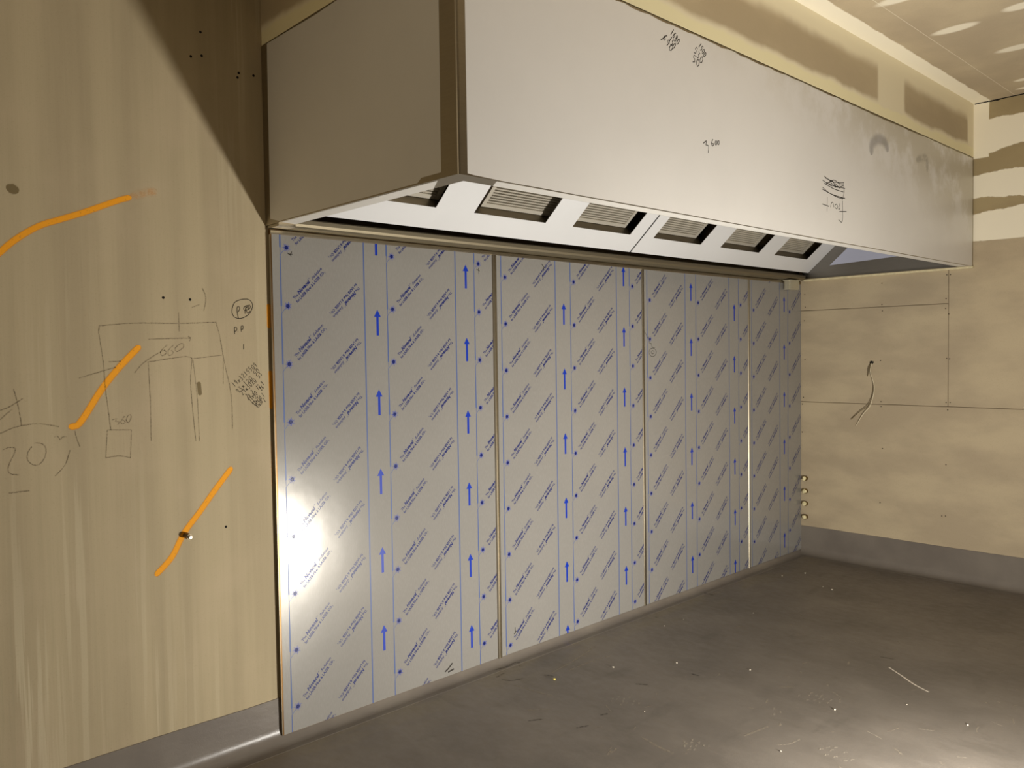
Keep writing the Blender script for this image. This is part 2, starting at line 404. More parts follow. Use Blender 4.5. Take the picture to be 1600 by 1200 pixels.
strokes('pencil_sketch', [[(-0.6426, 1.6743), (-0.6395, 1.697), (-0.6277, 1.6996), (-0.5164, 1.7098), (-0.3624, 1.7109), (-0.2223, 1.7173)], [(-0.2223, 1.7173), (-0.2097, 1.6659), (-0.1977, 1.588), (-0.1878, 1.532), (-0.1752, 1.47), (-0.1684, 1.4022), (-0.1685, 1.3007)], [(-0.6426, 1.6743), (-0.637, 1.6291), (-0.6299, 1.5584), (-0.6274, 1.4874), (-0.6186, 1.3905), (-0.6134, 1.329)], [(-0.198, 1.5769), (-0.2008, 1.4794)], [(-0.7098, 1.5179), (-0.6328, 1.5407), (-0.5896, 1.5524)], [(-0.6129, 1.5717), (-0.5721, 1.5735)], [(-0.4757, 1.6519), (-0.401, 1.6546), (-0.3211, 1.6563)], [(-0.3317, 1.6628), (-0.3211, 1.6563), (-0.3269, 1.6439)], [(-0.527, 1.5302), (-0.4985, 1.5633), (-0.4494, 1.5966), (-0.418, 1.6121)], [(-0.4808, 1.5682), (-0.419, 1.5777), (-0.3394, 1.5872), (-0.318, 1.5788)], [(-0.4783, 1.5656), (-0.4753, 1.4185), (-0.4769, 1.2817)], [(-0.318, 1.5788), (-0.3265, 1.4758), (-0.3136, 1.2678)], [(-0.3154, 1.5733), (-0.3033, 1.4312), (-0.2999, 1.2667)], [(-0.3153, 1.5787), (-0.2004, 1.5909)], [(-0.4096, 1.6307), (-0.4336, 1.607), (-0.429, 1.5911), (-0.412, 1.6015), (-0.4206, 1.6122)], [(-0.386, 1.6306), (-0.4066, 1.6094), (-0.403, 1.5907), (-0.3869, 1.6012), (-0.396, 1.612)], [(-0.3647, 1.6332), (-0.3811, 1.6172), (-0.3736, 1.6054), (-0.3491, 1.6223), (-0.3513, 1.6358), (-0.3647, 1.6332)], [(-0.6252, 1.3324), (-0.6331, 1.2338)], [(-0.6331, 1.2338), (-0.5899, 1.2373), (-0.5503, 1.2266)], [(-0.5503, 1.2266), (-0.5447, 1.3263)], [(-0.5447, 1.3263), (-0.587, 1.3295), (-0.6252, 1.3324)], [(-0.6075, 1.3669), (-0.5905, 1.3708), (-0.5981, 1.3611), (-0.5837, 1.3576), (-0.5913, 1.3478)], [(-0.5661, 1.377), (-0.5788, 1.3598), (-0.5743, 1.3492), (-0.5643, 1.3562), (-0.5724, 1.3645)], [(-0.5538, 1.3788), (-0.5607, 1.3637), (-0.5547, 1.353), (-0.5444, 1.3678), (-0.5454, 1.3808), (-0.5538, 1.3788)], [(-0.2716, 1.8459), (-0.2589, 1.8082), (-0.2687, 1.7587)], [(-0.3149, 1.7711), (-0.2845, 1.7828)], [(-0.3638, 1.751), (-0.3633, 1.6814)]], .005, PENCIL, wall_back, 'Y', W, .0005, wj=.3)['label'] = 'pencil sketch of a hood with dimensions on bare wallboard'
strokes('pencil_sketch', [[(-0.948, 1.4206), (-0.92, 1.431), (-0.8804, 1.4572)], [(-0.949, 1.3907), (-0.9132, 1.4226)], [(-0.9075, 1.4888), (-0.9, 1.4521), (-0.8941, 1.4154), (-0.8887, 1.3664)], [(-0.9505, 1.3448), (-0.9153, 1.3602), (-0.8798, 1.3677), (-0.8329, 1.3685), (-0.7778, 1.355)], [(-0.9455, 1.2903), (-0.9279, 1.2975), (-0.9088, 1.293), (-0.9148, 1.2713), (-0.9279, 1.2443), (-0.9321, 1.2246), (-0.9239, 1.2095), (-0.9011, 1.2049)], [(-0.8531, 1.3055), (-0.8314, 1.3024), (-0.8192, 1.2827), (-0.8238, 1.2542), (-0.841, 1.2332), (-0.8591, 1.233), (-0.8747, 1.251), (-0.8739, 1.2755), (-0.8607, 1.2947)], [(-0.7465, 1.2718), (-0.7633, 1.2229), (-0.7945, 1.1886)], [(-0.7939, 1.32), (-0.7826, 1.3232), (-0.7755, 1.3101), (-0.7677, 1.3199), (-0.7545, 1.3189)], [(-0.9329, 1.148), (-0.8727, 1.1484)], [(-0.729, 1.3379), (-0.7258, 1.3165), (-0.7154, 1.2817)]], .005, PENCIL, wall_back, 'Y', W, .0005, wj=.3)['label'] = 'pencilled figures at the left end of the wall'
strokes('marker_note', [[(-0.156, 1.7726), (-0.1463, 1.7947), (-0.1231, 1.8063), (-0.0953, 1.8104), (-0.0769, 1.8013), (-0.0719, 1.7815), (-0.0829, 1.7568), (-0.1019, 1.741), (-0.1252, 1.733), (-0.1479, 1.7379), (-0.1574, 1.7551), (-0.156, 1.7726)], [(-0.1321, 1.7338), (-0.136, 1.7556), (-0.1369, 1.7731), (-0.1307, 1.7811), (-0.1251, 1.7712), (-0.1337, 1.7578)], [(-0.1039, 1.7519), (-0.101, 1.774), (-0.0843, 1.7878), (-0.0824, 1.7745), (-0.1059, 1.7651), (-0.1078, 1.7783), (-0.0914, 1.7853), (-0.0872, 1.77), (-0.1008, 1.7807), (-0.0946, 1.7543), (-0.0827, 1.7635)], [(-0.1489, 1.6723), (-0.1491, 1.6985), (-0.14, 1.6964), (-0.1413, 1.6855), (-0.1486, 1.6832)], [(-0.1358, 1.6842), (-0.1345, 1.6829)], [(-0.1212, 1.6812), (-0.1215, 1.7032), (-0.1132, 1.7033), (-0.1149, 1.6923), (-0.1219, 1.69)], [(-0.1134, 1.6328), (-0.114, 1.6116)]], .0034, PEN, wall_back, 'Y', W, .0005)['label'] = 'circled and plain initials in black marker'
nums = []
for s_, a, b in zip(('19x3215509', '93x120 50', '29x3020 53', '2x 2  12 9', '49x40  26', '49x250 1', '45x30 2'),
                    [[(-0.1559, 1.4643), (-0.1384, 1.4372), (-0.1211, 1.4298), (-0.1019, 1.4178), (-0.093, 1.404), (-0.077, 1.3875), (-0.0617, 1.3768)]][0],
                    [[(-0.0559, 1.5477), (-0.0447, 1.525), (-0.0355, 1.5113), (-0.0295, 1.4706), (-0.0298, 1.4571), (-0.0284, 1.4232), (-0.0255, 1.405)]][0]):
    nums += digits(s_, a, b, .020)
strokes('marker_note', nums, .0026, PEN, wall_back, 'Y', W, .0005, sm=False)['label'] = 'rows of small slanted figures in black marker'
STAIN = m_stroke('damp stain', (120, 102, 62), .55, .35, 60, (.1, .3))
strokes('stain_spot', [[(-0.9076, 2.1424), (-0.8913, 2.1429), (-0.8726, 2.1313)]], .04, STAIN, wall_back, 'Y', W, .0003)
strokes('stain_spot', [[(-0.296, 1.4911), (-0.292, 1.4389)]], .02, STAIN, wall_back, 'Y', W, .0003)
def hole(px, r, nm='screw_hole'):
    bm = bmesh.new(); cyl(bm, (px[0], W+.0005, px[1]), (0, -1, 0), r, .0012, 12); mesh_obj(nm, bm, DARK, wall_back)
for p in [[(-0.2059, 0.9222), (-0.4178, 1.8043), (-0.3192, 1.8007), (-0.2503, 2.8084), (-0.2895, 2.7088), (-0.2481, 2.7209), (-0.1029, 2.6887), (-0.0422, 2.6921), (-0.1086, 2.6702)]][0]: hole(p, .005)
# threaded anchor standing out of the wall over the lowest orange stroke
ax, az = [[(-0.3626, 0.9154)]][0][0]
t = thing('wall_anchor', (ax, W, az), 'short dull metal anchor bolt sticking out of the beige wall over the lowest orange stroke', 'bolt')
bm = bmesh.new(); cyl(bm, (ax, W, az), (.12, -1, -.1), .011, .03, 18); mesh_obj('anchor_sleeve', bm, STEEL_DK, t)
bm = bmesh.new(); cyl(bm, (ax+.0034, W-.028, az-.003), (.12, -1, -.1), .008, .011, 16, .006); mesh_obj('bolt_end', bm, GALV, t)

# ------------------------------------------------------------------ protective film print
def text_geo(body, length, height, bold=0.0, shear=0.0):
    cu = bpy.data.curves.new('t', 'FONT'); cu.body = body; cu.resolution_u = 1; cu.offset = bold; cu.shear = shear
    o = bpy.data.objects.new('t', cu); COL.objects.link(o); bpy.context.view_layer.update()
    me = o.evaluated_get(bpy.context.evaluated_depsgraph_get()).to_mesh()
    vs_ = [v.co.copy() for v in me.vertices]; fs = [tuple(p.vertices) for p in me.polygons]
    o.to_mesh_clear(); bpy.data.objects.remove(o); bpy.data.curves.remove(cu)
    x0 = min(v.x for v in vs_); x1 = max(v.x for v in vs_)
    k = length/(x1-x0); ky = height/.7
    return [((v.x-x0)*k, v.y*ky) for v in vs_], fs
def cat(*parts):
    V, Fc = [], []
    for (v, f), dx, dy in parts:
        n = len(V); V += [(a+dx, b+dy) for a, b in v]; Fc += [tuple(i+n for i in q) for q in f]
    return V, Fc
g = text_geo
BLOCK = cat((g('The', .026, .0115, .024), 0, .005), (g('Novacel', .076, .0150, .050, .25), .030, .005), (g('TM', .007, .005), .108, .017),
            (g('Solution', .066, .0115, .024, .35), .120, .005),
            (g('for LASER Fiber &', .107, .0115, .034), 0, -.0145), (g('LASER CO', .070, .0115, .034), .111, -.0145), (g('2', .005, .006, .02), .182, -.0165))
def xf(geo, ox, oz, ang):
    c, s = math.cos(ang), math.sin(ang)
    return [(ox+x*c-y*s, oz+x*s+y*c) for x, y in geo[0]], geo[1]
def star(r=.0215, n=14):
    V, Fc = [], []
    for k in range(n):
        a = 2*math.pi*k/n; rr = r*(1 if k % 2 else .82)
        for da, q in ((-.13, .3), (0, 1), (.13, .3)): V.append((rr*q*math.cos(a+da*2), rr*q*math.sin(a+da*2)))
        Fc.append((3*k, 3*k+1, 3*k+2))
    return V, Fc
def disk(r, n=12):
    return [(r*math.cos(2*math.pi*k/n), r*math.sin(2*math.pi*k/n)) for k in range(n)], [tuple(range(n))]
ARROW = [(-.0062, 0), (.0062, 0), (.0062, .083), (-.0062, .083), (-.018, .083), (.018, .083), (0, .115)], [(0, 1, 2, 3), (4, 5, 6)]
STAR, DISC = star(), disk(.0075)
def film_mesh(x0, x1, z0, z1, cx, zp, ap, cols):
    """film and its print: cx x of the first star, zp star phase, ap arrow phases"""
    V, Fc, MI = [], [], []
    def add(geo, mi):
        n = len(V); V.extend(geo[0]); Fc.extend(tuple(i+n for i in q) for q in geo[1]); MI.extend([mi]*len(geo[1]))
    A = math.radians(45.3)
    for c in range(cols):
        sx = cx+c*.5135
        k = -1
        while True:
            z = zp+.2365*k; k += 1
            if z > z1+.25: break
            add(xf(BLOCK, sx+.034, z+.024, A), 1)
            add(xf(BLOCK, sx+.334, z+.098, A+math.pi), 1)
            add(xf(STAR, sx, z, 0), 2); add(xf(DISC, sx, z, 0), 1)
            lx = sx-.028   # the guide line leaves the star, drops and thickens to the next star
            add(([(lx+.0006, z-.028), (lx+.0016, z-.030), (sx-.012, z-.012), (sx-.013, z-.010)], [(0, 1, 2, 3)]), 3)
            add(([(lx-.0018, z-.028), (lx+.0018, z-.028), (lx+.0036, z-.2365), (lx-.0036, z-.2365)], [(0, 3, 2, 1)]), 3)
            add(([(lx-.0010, z-.2365), (lx+.0016, z-.2365), (lx+.0012, z-.2625), (lx-.0005, z-.2625)], [(0, 1, 2, 3)]), 3)
        lx2 = sx+.366
        add(([(lx2-.003, z0-.1), (lx2+.003, z0-.1), (lx2+.003, z1+.1), (lx2-.003, z1+.1)], [(0, 1, 2, 3)]), 3)
        k = -1
        while True:
            z = ap[c]+.354*k; k += 1
            if z-.115 > z1: break
            add(xf(ARROW, sx+.432, z-.115, 0), 4)
    me = bpy.data.meshes.new('p'); me.from_pydata([(x, -.0004, z) for x, z in V], [], Fc)
    me.polygons.foreach_set('material_index', MI)
    bm = bmesh.new(); bm.from_mesh(me); bpy.data.meshes.remove(me)
    for co_, no in (((x0, 0, 0), (-1, 0, 0)), ((x1, 0, 0), (1, 0, 0)), ((0, 0, z0), (0, 0, -1)), ((0, 0, z1), (0, 0, 1))):
        bmesh.ops.bisect_plane(bm, geom=bm.verts[:]+bm.edges[:]+bm.faces[:], plane_co=co_, plane_no=no, clear_outer=True)
    box(bm, x0, x1, -.0002, 0.0, z0, z1, 0)
    return bm
SHEETS = [(0.0, 1.189, .071, .131, (.013, -.110), 3, 'leftmost steel splash panel under printed film, beside the bare beige wall'),
          (1.217, 2.392, 1.276, .075, (.078, -.045), 3, 'second steel splash panel from the left under blue-printed film'),
          (2.414, 3.592, 2.471, -.001, (.245, .125), 3, 'third steel splash panel from the left, with a pen circle on its film'),
          (3.612, R_-.002, 3.669, -.031, (.202, .082), 2, 'narrow rightmost steel splash panel under printed film, in the room corner')]
ST_EDGE_SHADE = m_steel('shaded edge steel', (120, 92, 58), .4)  # shade on the first sheet's left edge, painted in as darker brown
panels = []
for i, (x0, x1, cx, zp, ap, nc, lab) in enumerate(SHEETS):
    z0 = .030
    t = thing('splash_panel', ((x0+x1)/2, 0, z0), lab, 'wall panel', 'film-covered steel splash panels'); panels.append(t)
    del t['group']
    boxo('steel_sheet', (x0, x1, 0.0002, WB-.0045, z0, 2.092), ST_EDGE_SHADE if i == 0 else STEEL, t)
    ap3 = (ap[0], ap[1], ap[0])
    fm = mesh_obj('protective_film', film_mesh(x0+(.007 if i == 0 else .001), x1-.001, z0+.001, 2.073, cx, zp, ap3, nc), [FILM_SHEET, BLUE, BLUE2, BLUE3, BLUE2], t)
    fm['label'] = 'pale film printed with blue arrows and slanted text'
SCR = m_stroke('fine pen scribble', (60, 55, 50), .8, .5, 500, (.2, .4))
cc = [[(2.4949, 1.5739)]][0][0]
circ = [[(cc[0]+.036*math.cos(a*.4), cc[1]+.025*math.sin(a*.4)) for a in range(17)], [(cc[0]+.014*math.cos(a*.5), cc[1]+.010*math.sin(a*.5)) for a in range(12)]]
strokes('pen_mark', [[(2.4167, 1.7022), (2.4234, 1.6917), (2.4325, 1.6811), (2.446, 1.6598), (2.4554, 1.6669), (2.4664, 1.6277), (2.4804, 1.6298), (2.4895, 1.6062), (2.5188, 1.6024)]]+circ, .0035, SCR, panels[2], 'Y', 0, .0009)
strokes('pen_mark', [[(0.0734, 2.0022), (0.0863, 1.996), (0.0945, 2.0085)], [(0.0863, 1.996), (0.0913, 1.9892)], [(0.0785, 1.9978), (0.0968, 1.9982)]], .004, SCR, panels[0], 'Y', 0, .0009)
strokes('scuff', [[(0.8442, 0.0571), (0.864, 0.0661), (0.8909, 0.0874)], [(0.8637, 0.0505), (0.9001, 0.056)]], .010, SCR, panels[0], 'Y', 0, .0009)
strokes('pen_mark', [[(1.0865, 1.9958), (1.1069, 1.9883)], [(1.0996, 2.0023), (1.1013, 1.9736)]], .004, SCR, panels[0], 'Y', 0, .0009)
strokes('pen_mark', [[(1.3097, 0.1602), (1.3108, 0.1375), (1.3184, 0.1384)], [(1.3014, 0.1259), (1.3146, 0.1366)]], .006, SCR, panels[1], 'Y', 0, .0009)
strokes('pen_mark', [[(1.5417, 2.0502), (1.5594, 2.0302), (1.5472, 2.021)]], .005, SCR, panels[1], 'Y', 0, .0009)

# joiner strips between the sheets
for i, (a, b, lab) in enumerate(((1.189, 1.217, 'wide vertical steel joiner strip between the first and second splash panels'),
                                 (2.392, 2.414, 'thin vertical steel joiner strip between the second and third splash panels'),
                                 (3.592, 3.612, 'thin vertical steel joiner strip farthest right, beside the corner panel'))):
    m = (a+b)/2; wd = b-a
    prof = [(a+.0002, WB-.006), (a+.0002, -.001), (a+wd*.14, -.0045), (m-wd*.12, -.0050), (m-wd*.04, -.0012), (m+wd*.04, -.0012), (m+wd*.12, -.0050), (b-wd*.14, -.0045), (b-.0002, -.001), (b-.0002, WB-.006)]
    bm = bmesh.new(); prism(bm, prof, 'z', .028, 2.073)
    tag(mesh_obj('joiner_strip', bm, STEEL, None, (m, 0, .028)), lab, 'metal strip')
bm = bmesh.new(); prism(bm, [(.012, 2.0735), (-.003, 2.0735), (-.0065, 2.077), (-.0065, 2.087), (-.003, 2.0905), (.012, 2.0905)], 'x', .001, R_-.06)
bm2 = mesh_obj('edge_trim', bm, STEEL, None, (0.001, 0, 2.0735)); tag(bm2, 'long bare steel edge trim along the top of the splash panels, under the hood', 'metal trim')
# bright factory edge on the left side of the first sheet
boxo('edge_return', (-.0012, .0, -.0012, WB-.006, .032, 2.07), STEEL, panels[0])

# ------------------------------------------------------------------ the hood
hood = thing('range_hood', (R_/2, -HD/2, HB), 'long stainless canopy hood covered in grey film, fixed over the splash panels', 'range hood')
# folded shell: left end and front in one sheet
def arc(cx, cy, r, a0, a1, n=6): return [(cx+r*math.cos(math.radians(a0+(a1-a0)*k/n)), cy+r*math.sin(math.radians(a0+(a1-a0)*k/n))) for k in range(n+1)]
ro = .010
outer = [(HX, WB-.001)] + arc(HX+ro, -HD+ro, ro, 180, 270) + [(R_-.003, -HD)]
inner = [(R_-.003, -HD+.004)] + arc(HX+ro, -HD+ro, ro-.004, 270, 180) + [(HX+.004, WB-.001)]
bm = bmesh.new(); prism(bm, outer+inner, 'z', HB, HT)
sh = mesh_obj('canopy_shell', bm, STEEL, hood, smooth=True); md = sh.modifiers.new('es', 'EDGE_SPLIT'); md.split_angle = math.radians(35)
# film on the outer faces
def poly_plate(name, pts, plane, val, th, mat, parent):
    T = to3(plane, val); bm = bmesh.new()
    A = [bm.verts.new(T(u, v, 0)) for u, v in pts]; B = [bm.verts.new(T(u, v, th)) for u, v in pts]
    bm.faces.new(A[::-1]); bm.faces.new(B)
    for i in range(len(pts)): j = (i+1) % len(pts); bm.faces.new((A[i], A[j], B[j], B[i]))
    return mesh_obj(name, bm, mat, parent)
def rag(a, b, c, n, amp):   # ragged horizontal edge from x=a to x=b at height c
    return [(a+(b-a)*k/n, c+amp*noise.noise(Vector((k*.9, c*7, 0)))) for k in range(n+1)]
ff = poly_plate('front_film', [(.026, HB+.006), (.026, HT-.006)] + rag(.05, R_-.03, HT-.006, 90, .007) + [(R_-.02, HT-.006), (R_-.018, HB+.004)] + rag(R_-.05, .16, HB+.0015, 50, .0012) + [(.05, HB+.004)], 'Y', -HD, .0004, FILM_HOOD, hood)
ff['label'] = 'grey film on the front face with pen figures'
poly_plate('end_film', [(-1.118, HB+.018), (-1.122, HT-.001), (-.9, HT-.004), (-.6, HT-.001), (-.4, HT-.006), (-.034, HT-.002), (-.025, HB+.022), (-.10, HB+.004), (-.55, HB+.005), (-1.0, HB+.005), (-1.02, HB+.018)], 'X', HX, .0004, FILM_SIDE, hood)
# bottom flange with film left on it
boxo('bottom_flange', (HX+.004, .067, -HD+.004, -.085, HB+.0003, HB+.003), STEEL, hood)
boxo('bottom_flange', (.067, R_-.003, -HD+.004, -1.131, HB+.0003, HB+.003), STEEL, hood)
boxo('bottom_flange', (4.315, R_-.003, -1.131, -.062, HB+.0003, HB+.003), STEEL, hood)
boxo('sealant_bead', (R_-.022, R_-.0005, -HD-.004, -.03, HB-.012, HB+.001), CREAMM, hood)['label'] = 'cream bead along the right wall'
T = to3('Z', HB+.0003)
def flat(name, pts, z, th, mat, parent):
    bm = bmesh.new(); A = [bm.verts.new((x, y, z)) for x, y in pts]; B = [bm.verts.new((x, y, z-th)) for x, y in pts]
    bm.faces.new(A); bm.faces.new(B[::-1])
    for i in range(len(pts)): j = (i+1) % len(pts); bm.faces.new((A[j], A[i], B[i], B[j]))
    return mesh_obj(name, bm, mat, parent)
flat('flange_film', [(.000, -.105), (.066, -.088), (.066, -.985), (.004, -1.085)], HB+.0003, .0003, FILM_SIDE, hood)
flat('flange_film', [(.150, -1.190), (.185, -1.133), (4.28, -1.133), (4.33, -1.190)], HB+.0003, .0003, FILM_SIDE, hood)
# closed top and back
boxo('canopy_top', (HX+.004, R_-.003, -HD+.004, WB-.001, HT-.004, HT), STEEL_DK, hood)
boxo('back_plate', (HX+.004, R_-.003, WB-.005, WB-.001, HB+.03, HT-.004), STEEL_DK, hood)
# right end, seen from inside, with its film cut short of the edges
boxo('end_plate', (4.340, 4.346, -HD+.004, -.022, HB+.0035, HT-.004), m_steel('end plate steel', (150, 146, 140), .42), hood)
poly_plate('end_film', [(-.235, 2.197), (-.74, 2.218), (-1.15, 2.235), (-1.16, 2.79), (-.93, 2.79)], 'X', 4.340, .0004, m_film('bluish film', (196, 200, 222), rough=.35, metal=.2), hood)['label'] = 'bluish film on the inner face of the right end'
# sloping filter bank
TH = math.radians(41); P0 = Vector((0, -.060, 2.147)); DS = Vector((0, -math.cos(TH), math.sin(TH))); NN = Vector((0, -math.sin(TH), -math.cos(TH)))
def SP(x, s, off=0.0): return tuple(Vector((x, 0, 0))+P0+DS*s-NN*off)
OPEN = [(.245, .718), (.940, 1.413), (1.612, 2.088), (2.300, 2.779), (2.997, 3.468), (3.670, 4.142)]
S0, S1, SMAX = .132, .600, .80
FILM_BANK = m_film('white film on filter bank', (226, 226, 226), rough=.42, metal=.05)
def slab(bm, x0, x1, s0, s1, o0, o1):
    v = [bm.verts.new(SP(x, s, o)) for x in (x0, x1) for s in (s0, s1) for o in (o0, o1)]
    for f in ((0, 1, 3, 2), (4, 6, 7, 5), (0, 4, 5, 1), (2, 3, 7, 6), (0, 2, 6, 4), (1, 5, 7, 3)): bm.faces.new([v[i] for i in f])
for (xa, xb, ops) in ((HX+.005, 2.1945, OPEN[:3]), (2.2065, 4.338, OPEN[3:])):
    bm = bmesh.new(); slab(bm, xa, xb, .012, S0, 0, .002); slab(bm, xa, xb, S1, SMAX, 0, .002)
    e = xa
    for a, b in ops: slab(bm, e, a, S0, S1, 0, .002); e = b
    slab(bm, e, xb, S0, S1, 0, .002)
    mesh_obj('filter_bank_panel', bm, FILM_BANK, hood)
bm = bmesh.new(); slab(bm, 2.190, 2.211, .012, SMAX, .012, .016); mesh_obj('panel_seam', bm, STEEL_DK, hood)
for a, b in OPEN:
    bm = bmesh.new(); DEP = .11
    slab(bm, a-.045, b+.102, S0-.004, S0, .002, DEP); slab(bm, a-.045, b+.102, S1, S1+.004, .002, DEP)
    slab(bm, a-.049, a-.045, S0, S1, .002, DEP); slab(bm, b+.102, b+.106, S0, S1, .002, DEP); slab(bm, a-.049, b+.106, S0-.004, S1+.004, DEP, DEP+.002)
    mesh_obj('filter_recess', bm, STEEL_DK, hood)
# trough along the back and what hangs from it
bm = bmesh.new()
prism(bm, [(.010, 2.112), (.010, 2.096), (-.001, 2.094), (-.045, 2.099), (-.056, 2.104), (-.061, 2.114), (-.061, 2.130), (-.055, 2.136), (-.052, 2.134), (-.056, 2.128), (-.056, 2.115), (-.044, 2.104), (-.001, 2.100)], 'x', .07, 4.312)
mesh_obj('grease_trough', bm, m_steel('dull trough steel', (150, 140, 118), .6), hood)
boxo('end_bracket', (HX+.005, .069, -.084, .012, 2.095, HB+.002), STEEL, hood)
# grease cup
CUP = (4.0640, 4.2080, -0.0680, -0.0120)
x0, x1, y0, y1 = CUP
t = thing('grease_cup', ((x0+x1)/2, (y0+y1)/2, 2.0205), 'small boxy steel grease cup hanging under the hood in the right back corner', 'grease cup')
bm = bmesh.new(); box(bm, x0, x1, y0, y1, 2.0205, 2.086)
bmesh.ops.bevel(bm, geom=[e for e in bm.edges if abs(e.verts[0].co.z-e.verts[1].co.z) > .01], offset=.012, segments=4, affect='EDGES')
bmesh.ops.bevel(bm, geom=[e for e in bm.edges if max(v.co.z for v in e.verts) < 2.03], offset=.003, segments=2, affect='EDGES')
CUPM = plain('cup steel', (200, 194, 172), .38, .5)
mesh_obj('cup', bm, CUPM, t)
boxo('rim', (x0-.004, x1+.004, y0-.004, y1+.002, 2.086, 2.0925), CUPM, t, bevel=.002)

# filters: a frame and corrugated steel rows
def make_filter():
    L = .49
    r = bpy.data.objects.new('grease_filter', None); COL.objects.link(r); r.empty_display_size = .1
    bm = bmesh.new(); fw = .022
    for (x0, x1, y0, y1) in ((0, L, 0, fw), (0, L, L-fw, L), (0, fw, fw, L-fw), (L-fw, L, fw, L-fw)): box(bm, x0, x1, y0, y1, -.04, 0)
    bmesh.ops.remove_doubles(bm, verts=bm.verts, dist=1e-6)
    o = mesh_obj('frame', bm, GALV); o.parent = r
    bm = bmesh.new(); n = 29; pitch = (L-2*fw)/n; k = 40
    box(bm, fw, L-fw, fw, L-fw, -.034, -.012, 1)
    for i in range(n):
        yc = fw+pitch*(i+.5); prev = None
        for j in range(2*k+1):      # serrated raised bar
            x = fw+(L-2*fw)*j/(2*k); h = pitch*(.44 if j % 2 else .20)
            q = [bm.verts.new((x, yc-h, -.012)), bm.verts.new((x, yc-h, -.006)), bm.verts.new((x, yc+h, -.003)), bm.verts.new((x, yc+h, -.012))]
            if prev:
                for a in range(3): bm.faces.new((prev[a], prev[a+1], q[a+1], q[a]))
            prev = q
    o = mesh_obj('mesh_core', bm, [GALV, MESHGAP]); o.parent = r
    for xx in (.12, L-.12):
        bm = bmesh.new(); tube(bm, [(xx-.03, L-fw/2, -.001), (xx-.03, L-fw/2, .012), (xx, L-fw/2, .016), (xx+.03, L-fw/2, .012), (xx+.03, L-fw/2, -.001)], .0025, 8)
        o = mesh_obj('lift_handle', bm, GALV); o.parent = r
    return r
flabs = ['metal mesh grease filter partly hidden at the left end of the hood', 'metal mesh grease filter second from the left in the hood, the largest seen whole',
         'metal mesh grease filter third from the left, just before the panel seam', 'metal mesh grease filter just right of the panel seam, fourth from the left',
         'metal mesh grease filter second from the right end of the hood', 'metal mesh grease filter nearest the right end of the hood']
fx = [.271, 1.013, 1.598, 2.288, 2.985, 3.660]
Mrot = Matrix(((1, 0, 0), (0, DS.y, NN.y), (0, DS.z, NN.z))).to_4x4()
src = make_filter()
for i in range(6):
    if i == 0: r = src
    else:
        r = src.copy(); COL.objects.link(r)
        for ch in src.children:
            c = ch.copy(); COL.objects.link(c); c.parent = r
    r.matrix_world = Matrix.Translation(Vector(SP(fx[i], S0+.002, .056))) @ Mrot
    tag(r, flabs[i], 'grease filter', 'grease filters in the hood')

# pen marks and smudges on the hood front
H = -HD
FY = .0008
strokes('pen_figures', [[(2.266, 2.4096), (2.3494, 2.3939), (2.4792, 2.4071)], [(2.2496, 2.3883), (2.3326, 2.3762), (2.4881, 2.3781)], [(2.266, 2.3753), (2.3664, 2.3612), (2.4704, 2.3585)], [(2.2496, 2.3541), (2.3325, 2.3338), (2.4881, 2.329)], [(2.2825, 2.3736), (2.3664, 2.4039), (2.4179, 2.3951), (2.4704, 2.398)], [(2.3158, 2.3818), (2.3494, 2.3978), (2.4007, 2.3733), (2.4704, 2.3901)], [(2.2414, 2.3455), (2.3158, 2.3356), (2.418, 2.3246), (2.4881, 2.3313)], [(2.4704, 2.4059), (2.4792, 2.3596), (2.4564, 2.3173)], [(2.2908, 2.3823), (2.3494, 2.3707), (2.3326, 2.3878), (2.3921, 2.3707), (2.3749, 2.3895), (2.4353, 2.3715), (2.4266, 2.3923)], [(2.2743, 2.4031), (2.3664, 2.3923), (2.3749, 2.3701), (2.4179, 2.3794)], [(2.2991, 2.3143), (2.2957, 2.2448)], [(2.2495, 2.2741), (2.3157, 2.2701)], [(2.3325, 2.2681), (2.341, 2.2884), (2.3579, 2.2942), (2.3664, 2.2718)], [(2.3921, 2.2903), (2.4093, 2.2805), (2.3973, 2.2674), (2.375, 2.2767), (2.3921, 2.2903)], [(2.4319, 2.2987), (2.418, 2.2658), (2.4354, 2.2755)], [(2.4617, 2.314), (2.4618, 2.2151), (2.4355, 2.2101), (2.418, 2.2186)], [(2.4267, 2.2573), (2.506, 2.2658)]], .0042, PEN, hood, 'Y', H, FY)['label'] = 'scribbled-out word above an upside-down "front"'
strokes('pen_figures', [[(1.2459, 2.3988), (1.2683, 2.4119), (1.2625, 2.3952), (1.2827, 2.3941), (1.2791, 2.3664)], [(1.3137, 2.4257), (1.3021, 2.408), (1.31, 2.3985), (1.3216, 2.408), (1.3055, 2.4066)], [(1.3332, 2.4226), (1.3285, 2.4091), (1.3376, 2.4074), (1.3424, 2.421), (1.3332, 2.4226)], [(1.3494, 2.4253), (1.3458, 2.4119), (1.3562, 2.4117), (1.3587, 2.4256), (1.3494, 2.4253)]], .0045, PEN, hood, 'Y', H, FY)['label'] = 'handwritten 3600'
P = [[(1.0309, 2.7708), (1.0787, 2.7351), (1.0192, 2.7413), (1.0529, 2.7139), (0.9833, 2.7426), (1.0375, 2.6984), (1.2141, 2.7679), (1.2577, 2.7303), (1.1813, 2.7386), (1.2408, 2.7016), (1.1728, 2.6999), (1.2241, 2.687), (0.9721, 2.7325), (0.9969, 2.749)]][0]
nm2 = digits('1500', P[6], P[7], .026)+digits('530', P[8], P[9], .03)+digits('50', P[10], P[11], .03)
nm = digits('1680', P[0], P[1], .03)+digits('150', P[2], P[3], .03)+digits('690', P[4], P[5], .03)+[[P[12], P[13]]]
